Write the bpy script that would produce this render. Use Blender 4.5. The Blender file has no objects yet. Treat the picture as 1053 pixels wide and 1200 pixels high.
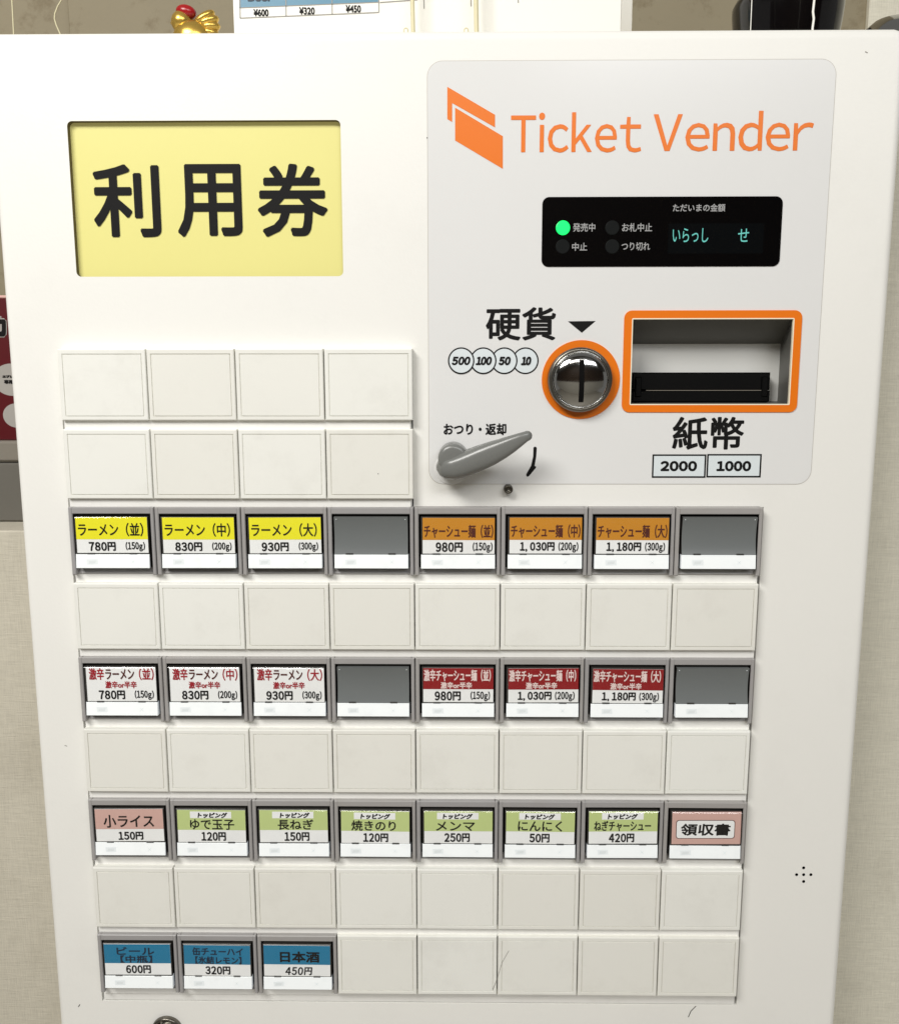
import bpy, bmesh, math, random
from mathutils import Vector, Matrix
random.seed(7)
sc = bpy.context.scene
COL = sc.collection

# ---------------------------------------------------------------- units
# one button pitch = 40 mm.  u runs right, v runs down from the top of the
# first button row, d is how far something stands proud of the cabinet front.
P = 0.04
Z0 = 1.25
UC = 4.5
def W(u, v, d=0.0):
    return Vector(((u - UC) * P, -d * P, Z0 - v * P))

# ---------------------------------------------------------------- camera
F_PX = 1014.0
Rm = Matrix(((0.999937, 0.000888, 0.011146), (0.000812, 0.988436, -0.151639), (-0.011152, 0.151639, 0.988373)))
CP = Vector((4.51913, 0.33988, -9.96193))
cd = bpy.data.cameras.new('camera'); cam = bpy.data.objects.new('camera', cd); COL.objects.link(cam)
def fitdir(v):                      # (u, v, depth-away) direction -> world
    return Vector((v[0], v[2], -v[1]))
right, down, fwd = (fitdir(Rm[i]) for i in range(3))
M = Matrix((right, -down, -fwd)).transposed().to_4x4()
M.translation = W(CP[0], CP[1], -CP[2])
cam.matrix_world = M
cd.sensor_fit = 'VERTICAL'; cd.sensor_height = 24.0; cd.sensor_width = 24.0
cd.lens = 24.0 * F_PX / 1200.0
cd.clip_start = 0.01; cd.clip_end = 60
sc.camera = cam
def at(x, y, d=0.0):                # photograph pixel -> (u, v) on the plane standing d proud of the front
    v = Rm.transposed() @ Vector(((x - 526.5) / F_PX, (y - 600.0) / F_PX, 1.0))
    s = (-d - CP[2]) / v[2]
    q = CP + s * v
    return (q[0], q[1])

# ---------------------------------------------------------------- light
world = bpy.data.worlds.new("World"); sc.world = world; world.use_nodes = True
bg = world.node_tree.nodes['Background']
bg.inputs[0].default_value = (1.0, 0.98, 0.94, 1); bg.inputs[1].default_value = 0.22
def area(name, loc, tgt, sx, sy, power, col):
    l = bpy.data.lights.new(name, 'AREA'); l.shape = 'RECTANGLE'; l.size = sx; l.size_y = sy
    l.energy = power; l.color = col
    o = bpy.data.objects.new(name, l); COL.objects.link(o); o.location = loc
    o.rotation_euler = (Vector(tgt) - Vector(loc)).to_track_quat('-Z', 'Y').to_euler()
    return o
area('ceiling_lamp', (-0.50, -0.78, 1.92), (-0.10, 0, 1.28), 0.50, 0.28, 10.6, (1.0, 0.98, 0.94))
area('far_ceiling_lamp', (0.9, -2.2, 2.45), (0, 0, 1.1), 1.3, 0.35, 15.0, (0.96, 0.98, 1.0))
area('added_room_fill', (0.1, -2.0, 2.50), (0.1, -2.2, 0), 1.2, 0.5, 20.0, (1.0, 0.97, 0.92))  # unseen fill light, added to brighten the room that the coin dome reflects
sc.view_settings.view_transform = 'Standard'; sc.view_settings.look = 'None'
sc.view_settings.gamma = 1.0; sc.view_settings.exposure = 0.0
sc.cycles.max_bounces = 6; sc.cycles.caustics_reflective = False; sc.cycles.caustics_refractive = False
sc.cycles.use_denoising = True

# ---------------------------------------------------------------- materials
def s2l(c):
    return tuple((x / 255 / 12.92) if x / 255 <= 0.04045 else ((x / 255 + 0.055) / 1.055) ** 2.4 for x in c)
def mat(name, rgb, rough=0.45, metal=0.0, var=0.04, vscale=30, bump=0.02, bscale=900, dirt=0.0, dirt_rgb=(120, 108, 88),
        emit=None, estr=0.0, coat=0.0, spec=0.5, dscale=9):
    m = bpy.data.materials.new(name); m.use_nodes = True
    nt = m.node_tree; N = nt.nodes; L = nt.links
    b = N['Principled BSDF']
    b.inputs['Roughness'].default_value = rough; b.inputs['Metallic'].default_value = metal
    b.inputs['Specular IOR Level'].default_value = spec
    b.inputs['Coat Weight'].default_value = coat; b.inputs['Coat Roughness'].default_value = 0.08
    c = s2l(rgb)
    geo = N.new('ShaderNodeNewGeometry')
    n1 = N.new('ShaderNodeTexNoise'); n1.inputs['Scale'].default_value = vscale; n1.inputs['Detail'].default_value = 3
    L.new(geo.outputs['Position'], n1.inputs['Vector'])
    mx = N.new('ShaderNodeMix'); mx.data_type = 'RGBA'
    mx.inputs[6].default_value = (*[min(1, x * (1 + var)) for x in c], 1)
    mx.inputs[7].default_value = (*[x * (1 - var) for x in c], 1)
    L.new(n1.outputs['Fac'], mx.inputs[0])
    out = mx.outputs[2]
    if dirt > 0:
        n2 = N.new('ShaderNodeTexNoise'); n2.inputs['Scale'].default_value = dscale; n2.inputs['Detail'].default_value = 8
        n2.inputs['Roughness'].default_value = 0.72
        L.new(geo.outputs['Position'], n2.inputs['Vector'])
        r = N.new('ShaderNodeMapRange'); r.inputs[1].default_value = 0.52; r.inputs[2].default_value = 0.78
        r.inputs[3].default_value = 0; r.inputs[4].default_value = dirt
        L.new(n2.outputs['Fac'], r.inputs[0])
        m2 = N.new('ShaderNodeMix'); m2.data_type = 'RGBA'
        L.new(r.outputs[0], m2.inputs[0]); L.new(out, m2.inputs[6]); m2.inputs[7].default_value = (*s2l(dirt_rgb), 1)
        out = m2.outputs[2]
    L.new(out, b.inputs['Base Color'])
    if bump > 0:
        n3 = N.new('ShaderNodeTexNoise'); n3.inputs['Scale'].default_value = bscale; n3.inputs['Detail'].default_value = 2
        L.new(geo.outputs['Position'], n3.inputs['Vector'])
        bp = N.new('ShaderNodeBump'); bp.inputs['Strength'].default_value = bump; bp.inputs['Distance'].default_value = 0.0004
        L.new(n3.outputs['Fac'], bp.inputs['Height']); L.new(bp.outputs[0], b.inputs['Normal'])
    if emit:
        b.inputs['Emission Color'].default_value = (*s2l(emit), 1); b.inputs['Emission Strength'].default_value = estr
    return m
M_ = {}
M_['paint'] = mat('cream_paint', (243, 242, 237), 0.42, var=0.015, vscale=12, bump=0.10, bscale=700, dirt=0.05, dscale=14)
M_['tile'] = mat('cream_plastic', (243, 243, 237), 0.45, var=0.02, vscale=40, bump=0.08, bscale=1500, dirt=0.10, dscale=38)
M_['board'] = mat('board_plastic', (241, 240, 236), 0.40, var=0.02, bump=0.05, dirt=0.12, dscale=50)
M_['grey'] = mat('grey_plastic', (160, 158, 158), 0.42, var=0.03, bump=0.06, bscale=1500, dirt=0.15, dscale=60)
M_['sign_wall_shade'] = mat('sign_wall_shade', (96, 86, 56), 0.6, bump=0)  # shade of the sign recess put into a dark brown wall colour
M_['void'] = mat('dark_gap', (12, 11, 11), 0.8, bump=0.0, spec=0.1)
M_['well'] = mat('dark_well_plastic', (52, 50, 47), 0.35, bump=0.03)
M_['cap'] = mat('smoked_cap_plastic', (84, 87, 87), 0.28, var=0.05, bump=0.02)
M_['smoke'] = mat('smoked_grey_plastic', (112, 116, 116), 0.32, var=0.05, bump=0.02)
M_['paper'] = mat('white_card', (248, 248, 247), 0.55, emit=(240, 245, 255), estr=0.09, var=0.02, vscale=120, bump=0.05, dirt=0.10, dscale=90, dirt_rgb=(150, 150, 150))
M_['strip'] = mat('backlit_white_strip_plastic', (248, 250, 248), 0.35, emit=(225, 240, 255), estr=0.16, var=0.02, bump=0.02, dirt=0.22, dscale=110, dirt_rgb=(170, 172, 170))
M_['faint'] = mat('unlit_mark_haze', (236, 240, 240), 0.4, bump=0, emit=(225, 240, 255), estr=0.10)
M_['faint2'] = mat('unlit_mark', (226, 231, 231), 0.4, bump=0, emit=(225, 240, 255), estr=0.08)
M_['yellow'] = mat('yellow_print', (255, 246, 34), 0.5, var=0.02, bump=0.03)
M_['orange_card'] = mat('ochre_print', (214, 142, 28), 0.5, var=0.04, bump=0.03)
M_['red_card'] = mat('crimson_print', (150, 8, 18), 0.5, var=0.05, bump=0.03)
M_['pink'] = mat('pink_print', (224, 182, 172), 0.5, var=0.04, bump=0.03)
M_['green'] = mat('pale_green_print', (206, 222, 148), 0.5, var=0.04, bump=0.03)
M_['blue'] = mat('teal_blue_print', (30, 128, 170), 0.5, var=0.05, bump=0.03)
M_['ink'] = mat('black_ink', (14, 13, 13), 0.6, var=0.05, bump=0.0, spec=0.2)
M_['red_ink'] = mat('red_ink', (168, 16, 36), 0.5, bump=0.0)
M_['brown_ink'] = mat('brown_ink', (84, 22, 10), 0.5, bump=0.0)
M_['white_ink'] = mat('white_ink', (250, 226, 222), 0.5, bump=0.0)
M_['navy_ink'] = mat('navy_ink', (10, 34, 60), 0.5, bump=0.0)
M_['line'] = mat('grey_line_ink', (150, 146, 138), 0.5, bump=0.0)
M_['sticker'] = mat('white_film', (233, 233, 232), 0.20, var=0.01, bump=0.03, bscale=60, coat=0.3)
M_['edge'] = mat('film_edge', (196, 192, 184), 0.4, bump=0)
M_['orange'] = mat('orange_film', (240, 122, 16), 0.30, var=0.02, bump=0.02, coat=0.2)
M_['logo'] = mat('orange_lettering', (238, 120, 12), 0.35, var=0.02, bump=0.0)
M_['cyan'] = mat('pale_blue_film', (226, 234, 237), 0.3, bump=0.0)
M_['gloss'] = mat('black_gloss_panel', (6, 6, 7), 0.06, var=0.0, bump=0.02, bscale=40)
M_['lcd'] = mat('dark_lcd_glass', (8, 11, 13), 0.10, bump=0.0)
M_['led_on'] = mat('lit_green_lamp', (10, 200, 90), 0.3, bump=0, emit=(20, 255, 110), estr=1.0)
M_['led_off'] = mat('unlit_lamp', (20, 22, 22), 0.6, bump=0, spec=0.1)
M_['lcd_text'] = mat('lit_cyan_segments', (60, 130, 124), 0.4, bump=0, emit=(120, 225, 210), estr=0.5)
M_['panel_text'] = mat('grey_white_lettering', (165, 165, 165), 0.5, bump=0)
M_['sign_yellow'] = mat('backlit_yellow_diffuser', (222, 216, 138), 0.30, var=0.02, vscale=20, bump=0.0, emit=(250, 238, 150), estr=0.14)
M_['slot_grey'] = mat('grey_painted_steel', (96, 95, 90), 0.40, var=0.04, bump=0.03)
M_['slot_white'] = mat('pale_painted_steel', (226, 226, 222), 0.40, var=0.02, bump=0.03)
M_['black'] = mat('black_plastic', (4, 4, 4), 0.45, spec=0.15, var=0.05, bump=0.03)
M_['chrome'] = mat('polished_chrome', (178, 178, 176), 0.09, 1.0, var=0.03, bump=0.01, bscale=200)
M_['steel'] = mat('brushed_steel', (120, 116, 108), 0.30, 1.0, var=0.15, vscale=300, bump=0.05)
M_['pin'] = mat('dark_steel', (92, 88, 80), 0.32, 0.9, bump=0.02)
M_['lever'] = mat('grey_lever_plastic', (118, 119, 116), 0.26, var=0.03, bump=0.03)
M_['cream_rim'] = mat('cream_rim', (250, 240, 214), 0.4, bump=0)
M_['gold'] = mat('gold_lacquer', (214, 176, 84), 0.26, 0.75, var=0.06, vscale=90, bump=0.05, bscale=400)
M_['comb'] = mat('red_lacquer', (160, 22, 26), 0.25, bump=0.02)
M_['cord'] = mat('cream_cord', (226, 218, 180), 0.5, bump=0.05)
M_['sheet'] = mat('menu_sheet_paper', (246, 244, 236), 0.4, var=0.01, bump=0.03, bscale=30)
M_['sheet_blue'] = mat('menu_blue_print', (74, 132, 160), 0.4, var=0.06, bump=0)
M_['sleeve'] = mat('clear_sleeve_edge', (180, 174, 158), 0.2, bump=0)
M_['jar'] = mat('black_glaze', (12, 10, 11), 0.10, var=0.1, bump=0.02, bscale=60)
M_['redbox'] = mat('shaded_red_carton', (84, 3, 13), 0.4, var=0.06, bump=0.04)  # red deepened so the colour carries the carton's shade
M_['oval'] = mat('shaded_white_print', (164, 160, 154), 0.5, bump=0.0)  # white carton print greyed to carry the same shade
M_['boxgrey'] = mat('grey_case_plastic', (128, 122, 112), 0.45, var=0.06, bump=0.05, dirt=0.3)
M_['boxgrey2'] = mat('dark_grey_case_plastic', (104, 101, 94), 0.45, var=0.06, bump=0.05, dirt=0.3)
M_['wood'] = mat('dark_wood_panelling', (70, 52, 38), 0.5, var=0.2, vscale=6, bump=0.1)
M_['ceiling'] = mat('dim_ceiling_boards', (92, 88, 82), 0.6, var=0.1, vscale=3, bump=0.05)
M_['plaster_white'] = mat('pale_reflected_wall', (225, 222, 214), 0.5, var=0.03)  # unseen lower wall, made pale to brighten the coin dome's reflection
M_['floor'] = mat('brown_floor_tiles', (196, 190, 178), 0.4, var=0.10, vscale=4, bump=0.1)
def wallpaper(name, rgb, k=1.0):
    m = mat(name, rgb, 0.8, var=0.05, vscale=8, bump=0, dirt=0.22, dirt_rgb=(110, 96, 70), dscale=16)
    nt = m.node_tree; N = nt.nodes; L = nt.links; b = N['Principled BSDF']
    geo = N.new('ShaderNodeNewGeometry'); hs = []
    for sx, sz in ((1600, 90), (110, 1500)):
        mp = N.new('ShaderNodeMapping'); mp.inputs['Scale'].default_value = (sx, sx, sz)
        L.new(geo.outputs['Position'], mp.inputs['Vector'])
        n = N.new('ShaderNodeTexNoise'); n.inputs['Scale'].default_value = 1.0; n.inputs['Detail'].default_value = 4
        n.inputs['Roughness'].default_value = 0.65
        L.new(mp.outputs[0], n.inputs['Vector']); hs.append(n)
    ad = N.new('ShaderNodeMath'); ad.operation = 'ADD'; L.new(hs[0].outputs['Fac'], ad.inputs[0]); L.new(hs[1].outputs['Fac'], ad.inputs[1])
    bp = N.new('ShaderNodeBump'); bp.inputs['Strength'].default_value = 0.4 * k; bp.inputs['Distance'].default_value = 0.0012
    L.new(ad.outputs[0], bp.inputs['Height']); L.new(bp.outputs[0], b.inputs['Normal'])
    old = b.inputs['Base Color'].links[0].from_socket
    r = N.new('ShaderNodeMapRange'); r.inputs[1].default_value = 0.7; r.inputs[2].default_value = 1.3
    r.inputs[3].default_value = 0.91; r.inputs[4].default_value = 1.13
    L.new(ad.outputs[0], r.inputs[0])
    mm = N.new('ShaderNodeMix'); mm.data_type = 'RGBA'; mm.blend_type = 'MULTIPLY'; mm.inputs[0].default_value = 1
    L.new(old, mm.inputs[6]); L.new(r.outputs[0], mm.inputs[7]); L.new(mm.outputs[2], b.inputs['Base Color'])
    return m
M_['wall'] = wallpaper('woven_beige_wallpaper', (226, 222, 206), 0.8)
M_['wall2'] = wallpaper('woven_brown_wallpaper', (200, 194, 178), 0.8)
M_['plaster'] = mat('stained_plaster', (146, 136, 112), 0.7, var=0.10, vscale=14, bump=0.5, bscale=160, dirt=0.9, dirt_rgb=(104, 88, 58), dscale=46)
def per_piece(m, amt):
    nt = m.node_tree; N = nt.nodes; L = nt.links; b = N['Principled BSDF']
    old = b.inputs['Base Color'].links[0].from_socket
    oi = N.new('ShaderNodeObjectInfo'); mr = N.new('ShaderNodeMapRange')
    mr.inputs[3].default_value = 0; mr.inputs[4].default_value = amt
    L.new(oi.outputs['Random'], mr.inputs[0])
    mm = N.new('ShaderNodeMix'); mm.data_type = 'RGBA'; L.new(mr.outputs[0], mm.inputs[0]); L.new(old, mm.inputs[6])
    mm.inputs[7].default_value = (*s2l((200, 190, 170)), 1); L.new(mm.outputs[2], b.inputs['Base Color'])
per_piece(M_['tile'], 0.16); per_piece(M_['grey'], 0.12); per_piece(M_['paper'], 0.10)
# clear cover over each menu card
def clear_mat():
    m = bpy.data.materials.new('clear_cover'); m.use_nodes = True
    nt = m.node_tree; N = nt.nodes; L = nt.links; N.remove(N['Principled BSDF'])
    tr = N.new('ShaderNodeBsdfTransparent'); tr.inputs[0].default_value = (0.99, 0.995, 0.99, 1)
    gl = N.new('ShaderNodeBsdfGlossy'); gl.inputs['Roughness'].default_value = 0.06
    lw = N.new('ShaderNodeLayerWeight'); lw.inputs['Blend'].default_value = 0.12
    mr = N.new('ShaderNodeMapRange'); mr.inputs[3].default_value = 0.045; mr.inputs[4].default_value = 0.4
    nz = N.new('ShaderNodeTexNoise'); nz.inputs['Scale'].default_value = 70
    geo = N.new('ShaderNodeNewGeometry'); L.new(geo.outputs['Position'], nz.inputs['Vector'])
    bp = N.new('ShaderNodeBump'); bp.inputs['Strength'].default_value = 0.15; bp.inputs['Distance'].default_value = 0.001
    L.new(nz.outputs['Fac'], bp.inputs['Height']); L.new(bp.outputs[0], gl.inputs['Normal'])
    mx = N.new('ShaderNodeMixShader')
    L.new(lw.outputs['Fresnel'], mr.inputs[0]); L.new(mr.outputs[0], mx.inputs[0])
    L.new(tr.outputs[0], mx.inputs[1]); L.new(gl.outputs[0], mx.inputs[2])
    L.new(mx.outputs[0], N['Material Output'].inputs[0])
    return m
M_['clear'] = clear_mat()

# ---------------------------------------------------------------- text
_tc = {}
FW = {c: chr(ord(c) + 0xFEE0) for c in '0123456789gABCDEFGHIJKLMNOPQRSTUVWXYZabcdefghijklmnopqrstuvwxyz()'}
def glyphs(s, shear=0.0, tight=None):
    """outline of a string, normalised to its ink box; tight = gap in ems between the ink of neighbours"""
    key = (s, shear, tight)
    if key in _tc: return _tc[key]
    if tight is not None:
        even = '円' in s or s[0] == '('
        vs = []; fs = []; x = 0.0
        for ch in s:
            if ch == ' ': x += 0.28; continue
            g, f = raw(FW.get(ch, ch), shear)
            if even and (ch.isdigit() or ch == '円'):
                b0 = min(p[1] for p in g); b1 = max(p[1] for p in g); g = [(p[0], (p[1] - b0) / (b1 - b0) * 0.84) for p in g]
            x0 = min(p[0] for p in g); x1 = max(p[0] for p in g); b = len(vs)
            vs += [(p[0] - x0 + x, p[1]) for p in g]; fs += [[b + i for i in q] for q in f]
            x += x1 - x0 + tight
    else: vs, fs = raw(s, shear)
    xs = [v[0] for v in vs]; ys = [v[1] for v in vs]
    x0, x1, y0, y1 = min(xs), max(xs), min(ys), max(ys)
    r = ([((x - x0) / (x1 - x0), (y - y0) / (y1 - y0)) for x, y in vs], fs)
    _tc[key] = r
    return r
_rc = {}
def raw(s, shear):
    if (s, shear) in _rc: return _rc[(s, shear)]
    c = bpy.data.curves.new('txt', 'FONT'); c.body = s; c.size = 1.0; c.shear = shear; c.resolution_u = 3
    o = bpy.data.objects.new('txt', c); COL.objects.link(o)
    dg = bpy.context.evaluated_depsgraph_get(); dg.update()
    me = bpy.data.meshes.new_from_object(o.evaluated_get(dg))
    vs = [(v.co.x, v.co.y) for v in me.vertices]; fs = [tuple(p.vertices) for p in me.polygons]
    bpy.data.objects.remove(o); bpy.data.curves.remove(c); bpy.data.meshes.remove(me)
    _rc[(s, shear)] = (vs, fs)
    return vs, fs

# ---------------------------------------------------------------- mesh builder
class MB:
    """collects geometry in (u, v, d) coordinates relative to an origin"""
    def __init__(s, o=(0, 0)):
        s.v = []; s.f = []; s.m = []; s.sm = []; s.mats = []; s.o = o
    def mi(s, m):
        if m not in s.mats: s.mats.append(m)
        return s.mats.index(m)
    def P(s, u, v, d):
        s.v.append(((u) * P, -d * P, -(v) * P)); return len(s.v) - 1
    def face(s, idx, m, smooth=False):
        s.f.append(tuple(idx)); s.m.append(s.mi(m)); s.sm.append(smooth)
    def quad(s, pts, m):
        s.face([s.P(*p) for p in pts], m)
    def rect(s, u0, v0, u1, v1, d, m):
        s.quad([(u0, v1, d), (u1, v1, d), (u1, v0, d), (u0, v0, d)], m)
    def slab(s, u0, v0, u1, v1, d0, d1, m, ch=0.0, top=0.0, side=None):
        """box from depth d0 to d1 with chamfered front edges; top tilts the front (top edge set back)"""
        side = side or m
        L = [(u0, v1), (u1, v1), (u1, v0), (u0, v0)]
        I = [(u0 + ch, v1 - ch), (u1 - ch, v1 - ch), (u1 - ch, v0 + ch), (u0 + ch, v0 + ch)]
        t = [0, 0, top, top]
        a = [s.P(x, y, d0) for x, y in L]
        b = [s.P(x, y, d1 - ch - t[i]) for i, (x, y) in enumerate(L)]
        for i in range(4): s.face((a[i], a[(i + 1) % 4], b[(i + 1) % 4], b[i]), side)
        if ch > 0:
            c = [s.P(x, y, d1 - t[i]) for i, (x, y) in enumerate(I)]
            for i in range(4): s.face((b[i], b[(i + 1) % 4], c[(i + 1) % 4], c[i]), m)
        else: c = b
        s.face(c, m)
    def fill(s, loops, d, m, back=None, wall=None):
        """flat face with holes (first loop is outer); walls go back to depth `back`"""
        bm = bmesh.new(); es = []
        for lp in loops:
            vs = [bm.verts.new((x, -y, 0)) for x, y in lp]
            for i in range(len(vs)): es.append(bm.edges.new((vs[i], vs[(i + 1) % len(vs)])))
        bmesh.ops.triangle_fill(bm, edges=es, use_beauty=True, use_dissolve=False, normal=(0, 0, 1))
        bm.verts.index_update()
        base = len(s.v)
        for v in bm.verts: s.P(v.co.x, -v.co.y, d)
        for f in bm.faces:
            ids = [base + v.index for v in f.verts]
            if f.normal.z < 0: ids.reverse()
            s.face(ids, m)
        bm.free()
        if back is not None:
            for lp in loops:
                a = [s.P(x, y, d) for x, y in lp]; b = [s.P(x, y, back) for x, y in lp]; n = len(lp)
                for i in range(n): s.face((b[i], b[(i + 1) % n], a[(i + 1) % n], a[i]), wall or m)
    def stroke(s, pts, w, d, m):
        for i in range(len(pts) - 1):
            (x0, y0), (x1, y1) = pts[i], pts[i + 1]
            L = math.hypot(x1 - x0, y1 - y0); nx, ny = -(y1 - y0) / L * w / 2, (x1 - x0) / L * w / 2
            s.quad([(x0 + nx, y0 + ny, d), (x1 + nx, y1 + ny, d), (x1 - nx, y1 - ny, d), (x0 - nx, y0 - ny, d)], m)
    def text(s, st, box, d, m, bold=0.0, shear=0.0, tight=None):
        """fit the ink of a string into box (u0, v0, u1, v1); bold = extra half stroke in units"""
        vs, fs = glyphs(st, shear, tight)
        u0, v0, u1, v1 = box
        u0 += bold; u1 -= bold; v0 += bold; v1 -= bold
        offs = [(0, 0)]
        if bold > 0: offs += [(bold * math.cos(a), bold * math.sin(a)) for a in [math.pi * (k + 0.5) / 4 for k in range(8)]]
        for k, (ox, oy) in enumerate(offs):
            base = len(s.v)
            for x, y in vs: s.P(u0 + x * (u1 - u0) + ox, v1 - y * (v1 - v0) + oy, d + 0.00012 * k)
            for f in fs: s.face([base + i for i in f], m)
    def rings(s, rs, m, closed=False, cap0=False, cap1=True, smooth=True):
        """rs: list of rings, each a list of (u, v, d)"""
        ids = [[s.P(*p) for p in r] for r in rs]; n = len(ids[0])
        for a, b in zip(ids, ids[1:]):
            for i in range(n): s.face((a[i], a[(i + 1) % n], b[(i + 1) % n], b[i]), m, smooth)
        if cap1: s.face(ids[-1], m, smooth)
        if cap0: s.face(ids[0][::-1], m, smooth)
    def lathe(s, c, prof, m, n=40, cap=True, smooth=True):
        """profile (radius, depth) turned round the axis that points at the viewer"""
        s.rings([[(c[0] + r * math.cos(2 * math.pi * i / n), c[1] - r * math.sin(2 * math.pi * i / n), d) for i in range(n)] for r, d in prof], m, cap1=cap, smooth=smooth)
    def turn(s, c, prof, m, n=40, sq=1.0):
        """profile (radius, v) turned round a vertical axis at (u, depth)"""
        s.rings([[(c[0] + r * math.cos(2 * math.pi * i / n), v, c[1] + sq * r * math.sin(2 * math.pi * i / n)) for i in range(n)] for r, v in prof], m, cap0=True)
    def tube(s, pts, r, m, n=8):
        rs = []
        for i, p in enumerate(pts):
            a = Vector(pts[max(0, i - 1)]); b = Vector(pts[min(len(pts) - 1, i + 1)]); t = (b - a).normalized()
            x = t.cross(Vector((0, 0, 1)));
            if x.length < 1e-3: x = t.cross(Vector((1, 0, 0)))
            x.normalize(); y = t.cross(x)
            rs.append([tuple(Vector(p) + r * (x * math.cos(2 * math.pi * k / n) + y * math.sin(2 * math.pi * k / n))) for k in range(n)])
        s.rings(rs, m, cap0=True)
    def ball(s, c, r, m, n=24, k=14, rot=None):
        rot = rot or Matrix.Identity(3)
        rs = []
        for j in range(1, k):
            a = math.pi * j / k
            rs.append([tuple(Vector(c) + rot @ Vector((r[0] * math.sin(a) * math.cos(2 * math.pi * i / n), r[1] * math.cos(a), r[2] * math.sin(a) * math.sin(2 * math.pi * i / n)))) for i in range(n)])
        s.rings(rs, m, cap0=True)
    def mesh(s, name):
        me = bpy.data.meshes.new(name); me.from_pydata(s.v, [], s.f); me.update()
        for m in s.mats: me.materials.append(M_[m])
        me.polygons.foreach_set('material_index', s.m); me.polygons.foreach_set('use_smooth', s.sm)
        bm = bmesh.new(); bm.from_mesh(me)
        bm.to_mesh(me); bm.free()
        return me
    def build(s, name, parent=None, pos=None, fixn=False):
        me = s.mesh(name)
        if fixn:
            bm = bmesh.new(); bm.from_mesh(me); bmesh.ops.recalc_face_normals(bm, faces=bm.faces[:]); bm.to_mesh(me); bm.free()
        return link(name, me, parent, pos)
def link(name, me, parent=None, pos=None):
    o = bpy.data.objects.new(name, me); COL.objects.link(o)
    if parent: o.parent = parent
    if pos is not None: o.location = pos
    return o
def tag(o, label=None, cat=None, group=None, kind=None):
    for k, v in (('label', label), ('category', cat), ('group', group), ('kind', kind)):
        if v: o[k] = v
    return o
def rrect(u0, v0, u1, v1, r, n=6):
    pts = []
    for cx, cy, a0 in ((u1 - r, v0 + r, -90), (u1 - r, v1 - r, 0), (u0 + r, v1 - r, 90), (u0 + r, v0 + r, 180)):
        for k in range(n + 1):
            a = math.radians(a0 + 90 * k / n); pts.append((cx + r * math.cos(a), cy + r * math.sin(a)))
    return pts
def circ(cx, cy, r, n=40):
    return [(cx + r * math.cos(2 * math.pi * i / n), cy + r * math.sin(2 * math.pi * i / n)) for i in range(n)]
ORG = W(0, 0)            # (u,v,d) = 0 in world space

# ================================================================ THE MACHINE
VB = Z0 / P              # v of the floor
machine = bpy.data.objects.new('ticket_machine', None); COL.objects.link(machine)
machine.location = (0, 0, 0)
tag(machine, 'cream ticket vending machine with rows of menu buttons, yellow sign and coin slot', 'ticket machine')
def part(mb, name, fixn=False):          # a part drawn in machine (u, v, d)
    return mb.build(name, machine, ORG, fixn)

A_, H_ = 0.899, 0.7985                   # row pitch, button height
# grey bank opening: rows 0-1 four wide, rows 2-8 eight wide
vtop2 = 2 * A_ + 0.01
OP = [(-0.045, 0.02), (3.990, 0.02), (3.990, vtop2), (8.045, vtop2), (8.045, 8.212), (-0.045, 8.212)]
SIGN = (0.226, -2.457, 3.222, -0.802)
SLOT = (6.455, -0.335, 8.268, 0.632)
HOLES = [at(x, y) for x, y in ((941, 1017), (932.8, 1025), (941, 1025), (949.5, 1025), (941, 1033))]
E0, E1, T0 = -0.63, 9.32, -3.375         # outer edges and top
RR = 0.12
mb = MB()
outer = rrect(E0 + RR, T0 + RR, E1 - RR, VB - 0.6, 0.02, 3)
loops = [outer, rrect(*SIGN, 0.055), OP, rrect(SLOT[0], SLOT[1], SLOT[2], SLOT[3], 0.012, 2)] + [circ(x, y, 0.02, 10) for x, y in HOLES]
mb.fill(loops, 0.0, 'paint')
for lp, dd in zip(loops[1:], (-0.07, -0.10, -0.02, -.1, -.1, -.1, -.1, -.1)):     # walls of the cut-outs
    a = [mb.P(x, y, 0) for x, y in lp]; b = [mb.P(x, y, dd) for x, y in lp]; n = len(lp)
    wm = 'sign_wall_shade' if dd == -.07 else ('void' if n == 10 else 'paint')  # speaker hole walls coloured dark to stand for the shade inside
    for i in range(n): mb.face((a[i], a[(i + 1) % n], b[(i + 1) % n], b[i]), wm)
# rolled edges and the sides
rs = []
prof = [(0.0, 0.0), (0.02, 0.0)] + [(0.02 + (RR - 0.02) * math.sin(a), -(RR - 0.02) * (1 - math.cos(a))) for a in [math.pi / 2 * k / 9 for k in range(1, 10)]] + [(RR, -6.2)]
for e, d in prof:
    rs.append([(x, y, d) for x, y in rrect(E0 + RR - e, T0 + RR - e, E1 - RR + e, VB - 0.6 + e, 0.02 + e, 6 if 0 else 3)])
mb.rings(rs, 'paint', cap1=True)
mb.slab(E0 + 0.4, VB - 0.7, E1 - 0.4, VB, -6.0, -0.5, 'void')
body = part(mb, 'cabinet')
for pl in body.data.polygons:
    if pl.area > 0.02 and abs(pl.normal.y) < 0.5 and False: pl.use_smooth = False
mb = MB(); [mb.slab(x - .03, y - .03, x + .03, y + .03, -0.14, -0.101, 'void') for x, y in HOLES]
part(mb, 'speaker_hole_backing')

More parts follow.
